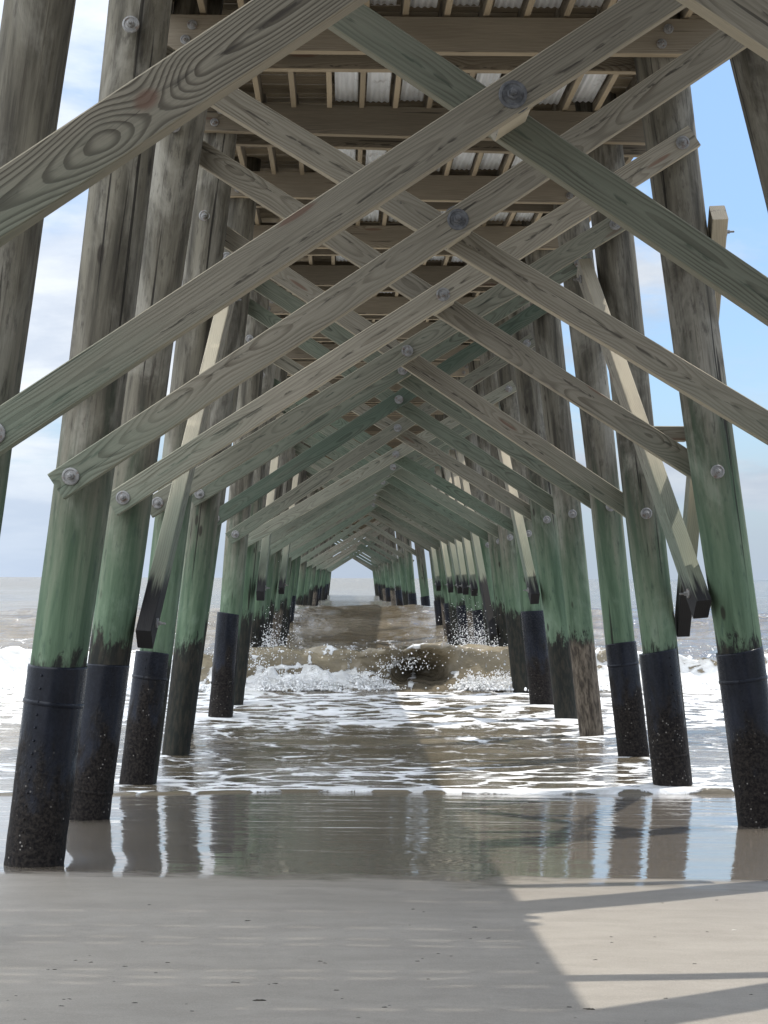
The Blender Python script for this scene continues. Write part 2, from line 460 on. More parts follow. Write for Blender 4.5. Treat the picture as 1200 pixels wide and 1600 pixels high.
KNOT_X = 1.33
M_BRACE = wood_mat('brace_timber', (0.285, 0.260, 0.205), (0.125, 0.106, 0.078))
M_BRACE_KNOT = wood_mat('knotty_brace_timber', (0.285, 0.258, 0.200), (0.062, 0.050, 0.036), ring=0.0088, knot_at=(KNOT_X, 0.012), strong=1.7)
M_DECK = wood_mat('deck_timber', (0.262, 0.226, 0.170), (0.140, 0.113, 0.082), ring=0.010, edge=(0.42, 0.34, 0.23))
M_PILE = pile_mat()
M_SLEEVE = sleeve_mat()
M_STEEL = steel_mat()
M_STAIN = stain_mat()
M_SHEET = sheet_mat()
M_SAND = sand_mat()
M_WATER = water_mat()
M_FOAM = foam_mat()
M_WEED = weed_mat()
M_SHELL = shell_mat()


# ------------------------------------------------------------------ object helpers
def mesh(name, verts, faces, mat, smooth=False):
    me = bpy.data.meshes.new(name)
    me.from_pydata([tuple(v) for v in verts], [], faces)
    me.update()
    if mat:
        for mm in (mat if isinstance(mat, (list, tuple)) else [mat]):
            me.materials.append(mm)
    if smooth:
        me.polygons.foreach_set('use_smooth', [True] * len(me.polygons))
    return me


def put(name, data, parent=None, mw=None):
    o = bpy.data.objects.new(name, data)
    COL.objects.link(o)
    o.color = (0, 0, 0, 1)
    if parent:
        o.parent = parent
    if mw is not None:
        if parent:
            o.matrix_local = mw
        else:
            o.matrix_world = mw
    return o


def tag(o, label, cat, group=None, kind=None):
    o['kind'] = kind or 'thing'
    if label:
        o['label'] = label
    if cat:
        o['category'] = cat
    if group:
        o['group'] = group
    return o


def box(V, Fc, x0, x1, y0, y1, z0, z1):
    k = len(V)
    V += [(x0, y0, z0), (x1, y0, z0), (x1, y1, z0), (x0, y1, z0), (x0, y0, z1), (x1, y0, z1), (x1, y1, z1), (x0, y1, z1)]
    Fc += [tuple(k + i for i in f) for f in ((0, 3, 2, 1), (4, 5, 6, 7), (0, 1, 5, 4), (1, 2, 6, 5), (2, 3, 7, 6), (3, 0, 4, 7))]


def board_mesh(name, L, w, t, mat, seg=14, bev=0.005, seed=0, end_cut=0.0):
    """board along local X (0..L), width along Z, thickness along Y, arrises eased, slightly bowed"""
    rg = random.Random(seed)
    V, Fc = [], []
    a, c = t / 2, w / 2
    ring = [(-a, -c + bev), (-a + bev, -c), (a - bev, -c), (a, -c + bev), (a, c - bev), (a - bev, c), (-a + bev, c), (-a, c - bev)]
    by, bz = rg.uniform(-0.010, 0.010), rg.uniform(-0.008, 0.008)
    for i in range(seg + 1):
        u = i / seg
        x = u * L
        bo = math.sin(u * math.pi)
        for (y, z) in ring:
            xx = x
            if i == seg:
                xx -= end_cut * (z / c)
            V.append((xx, y + by * bo, z + bz * bo))
    for i in range(seg):
        for k in range(8):
            k2 = (k + 1) % 8
            Fc.append((i * 8 + k, i * 8 + k2, (i + 1) * 8 + k2, (i + 1) * 8 + k))
    Fc.append(tuple(range(7, -1, -1)))
    Fc.append(tuple(seg * 8 + k for k in range(8)))
    return mesh(name, V, Fc, mat)


def bolt_mesh(rw=0.055, stain=0.0):
    """galvanised washer, hexagonal nut and bolt end; faces local -Y"""
    V, Fc, MI = [], [], []

    def lathe(prof, n, mi, ph=0.0):
        k = len(V)
        for (y, r) in prof:
            for i in range(n):
                A = 2 * math.pi * i / n + ph
                V.append((r * math.cos(A), y, r * math.sin(A)))
        for j in range(len(prof) - 1):
            for i in range(n):
                i2 = (i + 1) % n
                Fc.append((k + j * n + i, k + j * n + i2, k + (j + 1) * n + i2, k + (j + 1) * n + i))
                MI.append(mi)
        Fc.append(tuple(k + (len(prof) - 1) * n + i for i in range(n)))
        MI.append(mi)
    if stain:
        lathe([(0.0, stain), (-0.0025, stain * 0.97)], 28, 1)
    lathe([(0.0, rw), (-0.010, rw), (-0.013, rw * 0.94), (-0.015, rw * 0.78), (-0.011, rw * 0.70), (-0.012, rw * 0.5)], 28, 0)
    lathe([(-0.010, rw * 0.43), (-0.034, rw * 0.43), (-0.037, rw * 0.36)], 6, 0)
    lathe([(-0.03, rw * 0.22), (-0.066, rw * 0.22), (-0.070, rw * 0.17)], 12, 0)
    me = mesh('bolt', V, Fc, [M_STAIN if stain else M_STEEL, M_STAIN] )
    me.polygons.foreach_set('material_index', MI)
    return me


BOLT = bolt_mesh(0.050)
BOLT_BIG = bolt_mesh(0.062, 0.085)
BOLT_SMALL = bolt_mesh(0.036)


# ------------------------------------------------------------------ ground and sea
def fbm(x, y, sc, oct=4, seed=0.0):
    return mnoise.fractal((x * sc + seed, y * sc - seed, seed * 0.7), 0.9, 2.0, oct)


SY = [-80, -20, 0, 6, 9, 10.9, 13.6, 16.3, 20, 25, 40, 60, 400]
SZ = [3.0, 0.95, 0.30, 0.11, 0.03, -0.02, -0.105, -0.165, -0.24, -0.42, -1.1, -2.0, -12.0]


def sand_z(x, y):
    z = float(np.interp(y, SY, SZ))
    # smooth the profile a little
    z = 0.5 * z + 0.25 * float(np.interp(y - 0.8, SY, SZ)) + 0.25 * float(np.interp(y + 0.8, SY, SZ))
    z -= 0.010 * max(-4.0, min(5.0, x + 1.0))
    for (sx_, sy_) in ((-1.80, 10.9), (-1.86, 13.6), (3.05, 13.6), (3.56, 10.9)):   # scour round the pile feet
        d2 = (x - sx_) ** 2 + (y - sy_) ** 2
        if d2 < 1.5:
            z += -0.014 * math.exp(-d2 / 0.10) + 0.003 * math.exp(-((math.sqrt(d2) - 0.55) / 0.16) ** 2)
    z += 0.012 * fbm(x, y * 1.4, 0.45, 3, 2.0) * (1.0 if y < 10.5 else max(0.15, 1 - (y - 10.5) * 0.5))
    return z


ys = list(np.arange(-80, -4, 4.0)) + list(np.arange(-4, 5, 0.5)) + list(np.arange(5, 20, 0.12)) + list(np.arange(20, 60, 2.0)) + [100, 200, 400]
xs = [-400, -150, -60, -30] + list(np.arange(-18, -6, 1.5)) + list(np.arange(-6, 8, 0.14)) + list(np.arange(8, 20, 1.5)) + [32, 60, 150, 400]
V, Fc = [], []
for y in ys:
    for x in xs:
        V.append((x, y, sand_z(x, y)))
nx = len(xs)
for j in range(len(ys) - 1):
    for i in range(nx - 1):
        Fc.append((j * nx + i, j * nx + i + 1, (j + 1) * nx + i + 1, (j + 1) * nx + i))
tag(put('beach', mesh('beach', V, Fc, M_SAND, True)), None, None, kind='structure')

# --- sea: one sheet from the swash edge to the horizon, breaker and swells in its shape
rows = list(np.arange(0, 0.5, 0.03)) + list(np.arange(0.5, 14, 0.10)) + list(np.arange(14, 15.6, 0.035)) + list(np.arange(15.6, 22, 0.11)) + list(np.arange(22, 70, 0.42)) + list(np.geomspace(70, 9000, 90))
rows = np.array(rows)                      # distance behind the swash edge
NCX = 420
u = np.linspace(-1, 1, NCX)
u = np.sign(u) * (0.35 * np.abs(u) + 0.65 * np.abs(u) ** 1.7)


def sm(x, a, b):
    t_ = np.clip((x - a) / (b - a), 0, 1)
    return t_ * t_ * (3 - 2 * t_)


def nz(X, Y, sx, sy, seed, octv=4):
    out = np.empty(X.shape)
    for idx in np.ndindex(X.shape):
        out[idx] = mnoise.fractal((X[idx] * sx + seed, Y[idx] * sy - seed * 1.3, seed), 0.9, 2.0, octv)
    return out


T = rows[:, None] * np.ones((1, NCX))
HWID = 9.0 + 0.48 * (15.6 + T)
X = 0.4 + u[None, :] * HWID
edge = 15.55 + 0.25 * np.sin(X * 0.55 + 0.7) + 0.12 * np.sin(X * 1.7 + 2.0) + 0.05 * X
Y = 15.6 + T
k_edge = np.exp(-T / 2.0)
Y = Y + (edge - 15.6) * k_edge
near = T < 56
Zs = np.zeros_like(X)
n_a = np.zeros_like(X)
n_b = np.zeros_like(X)
nr = int((rows < 56).sum())
n_a[:nr] = nz(X[:nr], Y[:nr], 0.55, 1.5, 3.1, 4)
n_b[:nr] = nz(X[:nr], Y[:nr], 2.4, 3.4, 8.4, 4)
base = -0.150 - 0.03 * sm(Y, 16, 28) - 0.06 * sm(Y, 30, 60)
film = sm(T, 0.0, 0.35)
sand_here = np.interp(Y, SY, SZ) - 0.010 * np.clip(X + 1.0, -4, 5)
Zs = np.where(T < 3, np.maximum(base, sand_here + 0.010 + 0.012 * np.sin(np.clip(T / 0.25, 0, 1) * np.pi)), base)
Zs[0, :] = sand_here[0, :] - 0.02
Zs += 0.030 * n_a * sm(T, 0.6, 5) + 0.012 * n_b * sm(T, 1.5, 6)
# breaker: crest line, height and forward throw vary along X
Yc = 30.9 + 0.35 * np.sin(X * 0.33 + 0.4) + 0.12 * np.sin(X * 1.1 + 1.0)
tt = Y - Yc
barrel = np.exp(-((X - 1.25) / 0.62) ** 2)
crumble = sm(X, 0.9, -0.1) * sm(X, -2.2, -1.0)
A = 0.62 + 0.05 * np.sin(X * 0.8 + 0.5) + 0.14 * barrel - 0.05 * sm(X, 4.0, 7.0)
sig = np.where(tt < 0, 0.42, 2.0)
prof = np.exp(-(tt / sig) ** 2)
thr = 0.26 + 0.72 * np.exp(-((X - 1.22) / 0.58) ** 4) + 0.10 * np.sin(X * 2.3)
A = A * (1 + 0.16 * n_a)
Zs += A * prof + 0.06 * n_b * prof + 0.02 * np.sin(X * 19 + 3 * n_b) * prof * (tt < 0)
Y = Y - thr * prof ** 3
bs = np.exp(-((X - 1.22) / 0.40) ** 4) * (1 + 0.35 * n_b)
Y = Y + 0.60 * bs * np.exp(-((tt + 0.42) / 0.24) ** 2)
Zs -= 0.16 * barrel * np.exp(-((tt + 0.15) / 0.2) ** 2) * (tt < 0) * 0.3
# white water lumps at the foot of the wave
foot = np.exp(-((tt + 0.75) / 0.38) ** 2)
wild = 0.30 + 0.9 * crumble + 0.7 * sm(X, 2.4, 4.0) + 0.7 * sm(X, -2.2, -3.4)
Zs += foot * wild * (0.10 + 0.16 * np.clip(n_b * 1.6 + 0.2, -0.3, 1.2))
# swells behind
for (yc, amp, s1, s2, ph) in ((58.0, 0.98, 6.0, 7.0, 0.2), (88.0, 0.55, 6.0, 9.0, 1.9), (121.0, 0.5, 8.0, 10.0, 4.0), (160.0, 0.45, 9, 12, 0.8), (215.0, 0.4, 10, 14, 2.5)):
    yw = yc + 1.6 * np.sin(X * 0.06 + ph)
    q = Y - yw
    am = amp * (0.78 + 0.22 * np.sin(X * 0.11 + ph * 2 + 1.0))
    Zs += am * np.exp(-(q / np.where(q < 0, s1, s2)) ** 2)
Zs += 0.09 * n_a * sm(Y, 33, 45) * (Y < 75)
# foam amount
foam = np.zeros_like(X)
foam += 0.95 * np.exp(-((T - 0.10) / 0.085) ** 2) * (0.62 + 0.38 * sm(np.sin(X * 0.9 + 0.6) + 0.6 * n_a, -0.4, 0.5))
yw_ = Y + 0.35 * np.sin(X * 0.5 + 1) + 0.3 * n_a
foam += 0.40 * sm(yw_, 15.9, 16.4) * (1 - sm(yw_, 17.9, 18.8))
foam += 0.27 * sm(yw_, 17.9, 18.8) * (1 - sm(yw_, 22.2, 23.2))
foam += 0.56 * sm(yw_, 22.2, 23.4) * (1 - sm(yw_, 29.5, 31))
for pn_ in range(3, 11):                             # foam collars round the piles that stand in the water
    for pxx in (-1.72, 2.90):
        dd = np.hypot(X - pxx, (Y - (8.2 + 2.7 * pn_)) * 0.8)
        foam += 0.42 * np.exp(-((dd - 0.27) / 0.13) ** 2) * np.clip(0.7 + n_b, 0, 1)
foam += 0.75 * foot * np.clip(wild, 0, 1.2)
face = np.exp(-((tt + 0.2) / 0.35) ** 2)
foam -= 0.30 * face * (1 - foot) * (1 - 0.5 * crumble)
foam += 0.30 * np.exp(-((tt - 0.05) / 0.25) ** 2) * (0.4 + 0.6 * np.clip(n_b + 0.5, 0, 1))
foam += (0.25 * sm(Y, 31.2, 32.5) * (1 - sm(Y, 40, 56)) + 0.14 * (1 - sm(Y, 60, 200)) * sm(Y, 31, 33))
foam += 0.12 * np.exp(-((Y - 57) / 3.0) ** 2) * np.clip(n_a + 0.4, 0, 1)
outer = np.clip(sm(X, 3.2, 4.2) + sm(X, -2.0, -3.0), 0, 1)
foam += 0.5 * outer * np.exp(-((tt + 0.3) / 0.55) ** 2)
streak = np.clip(np.sin(X * 17 + 2.5 * n_b) * 0.5 + np.sin(X * 41 + 4 * n_a) * 0.5, 0, 1)
foam += 0.62 * face * streak * (1 - 0.9 * barrel)
ee = np.sqrt(((X - 1.25) / 0.52) ** 2 + ((Zs - 0.02) / 0.30) ** 2)
inw = (tt > -1.3) * (tt < 0.08)
foam += 0.70 * inw * np.exp(-((ee - 1.05 + 0.10 * n_b) / 0.12) ** 2) * (Zs > -0.02)
foam += 0.55 * inw * np.exp(-((X - 1.12 - 0.05 * np.sin(Zs * 14)) / 0.035) ** 2) * (ee < 1.1)
foam += 0.35 * np.exp(-((tt - 0.02) / 0.09) ** 2) * np.clip(0.5 + n_b, 0, 1)
foam = np.where(inw & (ee < 0.9) & (np.abs(X - 1.12) > 0.12), 0.0, foam)
foam = np.clip(foam, 0, 1)
co = np.stack([X, Y, Zs], -1).reshape(-1, 3)
nr_, nc_ = X.shape
ii = np.arange((nr_ - 1) * (nc_ - 1))
jj, cc = ii // (nc_ - 1), ii % (nc_ - 1)
quads = np.stack([jj * nc_ + cc, jj * nc_ + cc + 1, (jj + 1) * nc_ + cc + 1, (jj + 1) * nc_ + cc], -1)
me = bpy.data.meshes.new('sea')
me.vertices.add(len(co))
me.vertices.foreach_set('co', co.ravel())
me.loops.add(quads.size)
me.loops.foreach_set('vertex_index', quads.ravel())
me.polygons.add(len(quads))
me.polygons.foreach_set('loop_start', np.arange(len(quads)) * 4)
me.polygons.foreach_set('use_smooth', np.ones(len(quads), bool))
me.update(calc_edges=True)
at = me.attributes.new('foam', 'FLOAT', 'POINT')
at.data.foreach_set('value', foam.ravel())
crest = np.clip(np.exp(-((tt - 0.1) / 0.45) ** 2) + 0.5 * face, 0, 1) * (1 - barrel * (ee < 0.9) * (tt < 0))
at = me.attributes.new('crest', 'FLOAT', 'POINT')
at.data.foreach_set('value', crest.ravel())
me.materials.append(M_WATER)
tag(put('sea', me), None, None, kind='structure')
SEA = (X, Y, Zs)

# --- droplets, foam clots: white water thrown up at the wave and round the piles
ico = bmesh.new()
bmesh.ops.create_icosphere(ico, subdivisions=1, radius=1.0)
IV = [v.co.copy() for v in ico.verts]
IF = [tuple(v.index for v in f.verts) for f in ico.faces]
ico.free()


def blobs(name, pts, label_kind='stuff'):
    V, Fc = [], []
    for (p, s) in pts:
        k = len(V)
        ax = (random.uniform(0.7, 1.3), random.uniform(0.7, 1.3), random.uniform(0.7, 1.3))
        V += [(p[0] + v.x * s * ax[0], p[1] + v.y * s * ax[1], p[2] + v.z * s * ax[2]) for v in IV]
        Fc += [tuple(k + i for i in f) for f in IF]
    return tag(put(name, mesh(name, V, Fc, M_FOAM, True)), None, None, kind=label_kind)


pts = []


def crest_y(x):
    return 30.9 + 0.35 * math.sin(x * 0.33 + 0.4) + 0.12 * math.sin(x * 1.1 + 1.0)


plumes = []
for i in range(175):
    x = random.choice((random.uniform(1.9, 2.9), random.uniform(-1.45, 0.75), random.uniform(-7, -2.1), random.uniform(2.6, 8.5), random.uniform(-1.4, 0.4)))
    if 0.6 < x < 1.95:
        plumes.append((x, crest_y(x) - 1.12 + random.gauss(0, 0.08), random.uniform(0.04, 0.10), random.uniform(0.04, 0.09)))
        continue
    plumes.append((x, crest_y(x) - 0.95 + random.gauss(0, 0.12), random.uniform(0.10, 0.40) * (1.0 if random.random() < 0.4 else 0.6), random.uniform(0.05, 0.13)))
for (x, y, h, w) in plumes:                          # spiky jets of white water along the foot of the breaker
    lx, ly = random.uniform(-0.25, 0.25), random.uniform(-0.4, 0.1)
    for i in range(95):
        u_ = random.random() ** 1.7
        ww = w * (1.25 - u_) * (1 if random.random() < 0.85 else 2.2)
        pts.append(((x + lx * h * u_ + random.gauss(0, ww), y + ly * h * u_ + random.gauss(0, ww), -0.14 + h * u_ * random.uniform(0.8, 1.1)), random.uniform(0.006, 0.026) * (1.15 - 0.8 * u_)))
for i in range(1100):                                # lip
    x = random.uniform(-8, 9)
    pts.append(((x, crest_y(x) - random.uniform(0.15, 0.75), 0.42 + random.gauss(0, 0.07)), random.uniform(0.003, 0.011)))
blobs('breaker_foam', pts)
pts = []
for (px, py, n, w, hgt) in ((-1.55, 29.9, 420, 0.40, 0.75), (-1.6, 33.2, 1300, 0.40, 0.95), (-1.5, 36.0, 700, 0.35, 0.8), (2.65, 33.0, 1200, 0.40, 1.0), (2.7, 35.6, 1000, 0.40, 0.9), (2.55, 38.0, 700, 0.35, 0.8), (2.2, 31.6, 600, 0.5, 0.5), (0.9, 30.3, 260, 0.5, 0.35)):
    for i in range(n):
        h = abs(random.gauss(0, 0.45)) * hgt
        pts.append(((px + random.gauss(0, w) * (0.5 + 0.5 * h), py + random.gauss(0, 0.35), 0.15 + h), max(0.003, random.uniform(0.003, 0.0125) * (1.2 - 0.6 * h))))
blobs('sea_spray', pts)

# ------------------------------------------------------------------ pier
NFAR = 17
SP = 2.7                   # bent spacing


def YB(n):
    return 8.2 + SP * n if n <= NFAR else 8.2 + SP * NFAR + 4 * SP * (n - NFAR)


XC = 0.58                  # pier axis
CAPZ = 5.47
N0, N1 = -3, 28
NEAR = 16                  # bents below this number carry all their small parts
ORD = ['first', 'second', 'third', 'fourth', 'fifth', 'sixth', 'seventh', 'eighth', 'ninth', 'tenth', 'eleventh', 'twelfth', 'thirteenth', 'fourteenth', 'fifteenth', 'sixteenth', 'seventeenth', 'eighteenth', 'nineteenth', 'twentieth']


def pile_mesh(seed, seg=28, rings=64):
    rg = random.Random(seed)
    V, Fc = [], []
    z0, z1 = -1.6, 6.0
    b1, b2 = rg.uniform(-0.03, 0.03), rg.uniform(-0.03, 0.03)
    p1 = rg.uniform(0, 6)
    for j in range(rings + 1):
        u_ = j / rings
        z = z0 + (z1 - z0) * u_
        r = 0.145 + 0.045 * u_
        cx = b1 * math.sin(u_ * 3.1 + p1) + 0.008 * math.sin(u_ * 9 + p1)
        cy = b2 * math.sin(u_ * 2.7 + p1 + 1)
        for i in range(seg):
            a = 2 * math.pi * i / seg
            q = mnoise.fractal((math.cos(a) * 1.3 + seed * 7.1, math.sin(a) * 1.3, z * 0.55 + seed), 0.9, 2.0, 4)
            q2 = mnoise.noise((math.cos(a) * 4 + seed, math.sin(a) * 4, z * 0.7))
            rr = r * (1 + 0.035 * q + 0.016 * q2)
            V.append((cx + rr * math.cos(a), cy + rr * math.sin(a), z))
    for j in range(rings):
        for i in range(seg):
            i2 = (i + 1) % seg
            Fc.append((j * seg + i, j * seg + i2, (j + 1) * seg + i2, (j + 1) * seg + i))
    Fc.append(tuple(range(seg - 1, -1, -1)))
    Fc.append(tuple(rings * seg + i for i in range(seg)))
    return mesh('timber_pile', V, Fc, M_PILE, True)


def sleeve_mesh(seed, top):
    rg = random.Random(seed)
    V, Fc = [], []
    seg, r = 36, 0.171
    zs = [-1.5, -0.6, -0.3] + list(np.arange(-0.2, top - 0.05, 0.045)) + [top - 0.012, top, top]
    for j, z in enumerate(zs):
        rr = r
        if j == len(zs) - 1:
            rr = r - 0.045
        for i in range(seg):
            a = 2 * math.pi * i / seg
            q = mnoise.fractal((math.cos(a) * 3 + seed, math.sin(a) * 3, z * 3), 0.9, 2.0, 4)
            lump = max(0.0, min(1.0, (0.55 - z) / 0.4))
            step = 0.004 if (i % seg) in (3, 4, 5, 6) else 0
            dzt = 0.012 * math.sin(a + seed) if j >= len(zs) - 3 else 0
            rq = rr * (1 + 0.008 * q + 0.035 * q * lump) + step
            V.append((rq * math.cos(a), rq * math.sin(a), z + dzt))
    for j in range(len(zs) - 1):
        for i in range(seg):
            i2 = (i + 1) % seg
            Fc.append((j * seg + i, j * seg + i2, (j + 1) * seg + i2, (j + 1) * seg + i))
    # seam of rivets and two strap bands facing the beach
    a = -math.pi / 2 + rg.uniform(-0.5, 0.5)
    for k in range(int((top - 0.1) / 0.075)):
        z = top - 0.06 - k * 0.075
        kk = len(V)
        s = 0.0075
        cx, cy = (r + 0.004) * math.cos(a), (r + 0.004) * math.sin(a)
        V += [(cx + v.x * s, cy + v.y * s, z + v.z * s) for v in IV]
        Fc += [tuple(kk + i for i in f) for f in IF]
    for zb in ((top - 0.22,) if seed % 2 else (top - 0.92,)):
        kk = len(V)
        for (dz_, dr) in ((-0.014, 0.001), (-0.010, 0.005), (0.010, 0.005), (0.014, 0.001)):
            for i in range(seg):
                A_ = 2 * math.pi * i / seg
                V.append(((r + dr) * math.cos(A_), (r + dr) * math.sin(A_), zb + dz_))
        for j in range(3):
            for i in range(seg):
                i2 = (i + 1) % seg
                Fc.append((kk + j * seg + i, kk + j * seg + i2, kk + (j + 1) * seg + i2, kk + (j + 1) * seg + i))
    return mesh('sleeve', V, Fc, M_SLEEVE, True)


PILES = [pile_mesh(s) for s in (1.0, 2.0, 3.0, 4.0, 5.0, 6.0)]
PILES_FAR = [pile_mesh(s, 12, 20) for s in (7.0, 8.0, 9.0)]
SLEEVES = [sleeve_mesh(s, tp) for s, tp in ((1, 1.14), (2, 1.02), (3, 1.0), (4, 1.18))]

# measured foot positions (x at sand level) of the near piles; later ones follow the row
FOOT_L = {0: -1.91, 1: -1.80, 2: -1.86, 3: -1.79, 4: -1.73, 6: -1.62, 5: -1.87, 7: -1.62}
FOOT_R = {0: 3.02, 1: 3.56, 2: 3.05, 3: 2.86, 4: 2.94, 5: 2.88, 6: 2.90, 7: 2.86, 8: 2.83, 10: 2.86}
HEAD_L = {0: -1.22, 1: -1.20, 2: -1.17, 3: -1.15, 4: -1.10, 6: -1.18, 5: -1.25}
HEAD_R = {0: 2.30, 1: 2.30, 2: 2.32, 3: 2.26, 4: 2.30, 5: 2.28, 6: 2.28}
SCALE_L = {0: 0.86, 1: 1.01, 2: 0.95, 3: 0.90, 4: 0.90, 5: 0.9, 6: 0.9}
SCALE_R = {1: 1.0, 2: 1.02, 3: 0.98, 4: 0.93, 5: 0.92}
# what clads the foot of each pile: index of the sleeve, None = bare timber; second = brown bare foot
CLAD_L = {0: 0, 1: 0, 2: 1, 3: 2, 4: None, 5: None, 6: 3, 7: None, 8: 'b', 9: None, 10: None}
CLAD_R = {0: 0, 1: 3, 2: 0, 3: 1, 4: 2, 5: 'b', 6: None, 7: 3, 8: None, 9: None, 10: None}
LOOK = {0: 'black plastic sleeve', 'b': 'bare brown foot', None: 'bare black foot'}


def rigid(origin, zdir, sc=1.0, spin=0.0):
    z = Vector(zdir).normalized()
    y = z.cross(Vector((1, 0, 0))).normalized()
    x = y.cross(z)
    m = Matrix(((x.x, y.x, z.x, origin[0]), (x.y, y.y, z.y, origin[1]), (x.z, y.z, z.z, origin[2]), (0, 0, 0, 1)))
    return m @ Matrix.Rotation(spin, 4, 'Z') @ Matrix.Diagonal((sc, sc, 1, 1))


rp_ = random.Random(21)
PILE_AT = {}


def make_pile(side, n):
    foot = (FOOT_L if side < 0 else FOOT_R).get(n, (-1.70 if side < 0 else 2.88) + rp_.uniform(-0.07, 0.07))
    head = (HEAD_L if side < 0 else HEAD_R).get(n, (-1.15 if side < 0 else 2.28) + rp_.uniform(-0.05, 0.05))
    sc = (SCALE_L if side < 0 else SCALE_R).get(n, rp_.uniform(0.92, 1.04))
    y = YB(n) + rp_.uniform(-0.03, 0.03)
    d = Vector((head - foot, rp_.uniform(-0.05, 0.05), 5.47))
    PILE_AT[(side, n)] = (foot, (head - foot) / 5.47, y)
    data = PILES[rp_.randrange(6)] if n < NEAR else PILES_FAR[rp_.randrange(3)]
    o = put('timber_pile', data, None, rigid((foot, y, 0.0), d, sc))
    clad = (CLAD_L if side < 0 else CLAD_R).get(n, rp_.choice((0, 1, 2, None, None, 'b')))
    if n < 0:
        clad = 0
    if n >= 30:
        clad = None
    o.color = (1.0 if clad == 'b' else 0.0, 0, 0, 1)
    row = 'left' if side < 0 else 'right'
    look = LOOK.get(clad, LOOK[0])
    if 0 <= n < NEAR:
        k = n if side < 0 else n - 1          # the first right-hand pile in view stands at the second frame
        if n == 0 and side > 0:
            lab = 'round timber pile of the right row just beyond the right edge'
        else:
            lab = 'round green-stained timber pile with %s, %s of the %s row' % (look, ORD[k], row)
            if n == 0:
                lab = 'round timber pile cut off by the left edge of the photo'
    elif n < 0:
        lab = 'round timber pile of the %s row, %s one behind the viewpoint' % (row, ORD[-n - 1])
    else:
        lab = 'slim distant timber pile far down the %s row, merging with its neighbours' % row
    tag(o, lab, 'pile', 'timber piles of the %s row' % row)
    if clad not in (None, 'b') and n < 30:
        put('sleeve', SLEEVES[clad], o, Matrix.Identity(4))
    return o


for n in range(N0, N1 + 1):
    for side in (-1, 1):
        make_pile(side, n)

# ---- cross braces: one board on the beach face of each frame, one on its sea face
BW, BT = 0.170, 0.082
BR_L = 4.98
BRACES = [board_mesh('cross_brace', BR_L, BW, BT, M_BRACE, 14, 0.005, s) for s in range(5)]
BRACE_KNOT = board_mesh('cross_brace', BR_L, BW, BT, M_BRACE_KNOT, 14, 0.005, 9)
FRONT_OFF = 0.195 + BT / 2


def brace_matrix(a, b, y0, y1):
    x = Vector((b[0] - a[0], y1 - y0, b[1] - a[1])).normalized()
    y = Vector((0, 1, 0))
    z = x.cross(y).normalized()
    y = z.cross(x)
    return Matrix(((x.x, y.x, z.x, a[0]), (x.y, y.y, z.y, y0), (x.z, y.z, z.z, a[1]), (0, 0, 0, 1)))


# measured bolt centres: lower-left and upper-right of the beach-face boards, upper-left and lower-right of the sea-face boards
FR = {-1: ((-1.60, 2.275), (2.44, 5.06)), 0: ((-1.50, 2.26), (2.42, 4.87)), 1: ((-1.571, 2.223), (2.44, 4.93)), 2: ((-1.596, 2.218), (2.434, 4.814)), 3: ((-1.62, 2.29), (2.336, 4.734)), 4: ((-1.474, 2.49), (2.36, 4.86)), 5: ((-1.50, 2.33), (2.36, 4.86)), 6: ((-1.43, 2.209), (2.36, 4.72)), 7: ((-1.48, 2.15), (2.36, 4.40)), 8: ((-1.48, 2.10), (2.36, 4.36)), 9: ((-1.475, 2.142), (2.36, 4.44))}
RE = {-1: ((-1.25, 5.07), (2.76, 2.43)), 0: ((-1.25, 5.05), (2.76, 2.36)), 1: ((-1.26, 4.86), (2.74, 2.45)), 2: ((-1.26, 4.93), (2.70, 2.43)), 3: ((-1.24, 4.80), (2.62, 2.22))}
GREEN_F = {3: 0.45, 4: 0.75, 5: 0.95, 6: 0.2, 7: 0.3, 8: 0.7, 9: 0.6}
GREEN_R = {0: 0.62, 4: 0.5, 7: 0.8, 8: 0.6}
LOOK_F = {-1: 'broad board with a red knot', 0: 'long pale board with a dark bolt stain', 1: 'grey board with a big end washer', 2: 'grey board bolted at both ends', 3: 'greenish board', 4: 'dark green board', 5: 'narrow dark green board'}
rb = random.Random(5)
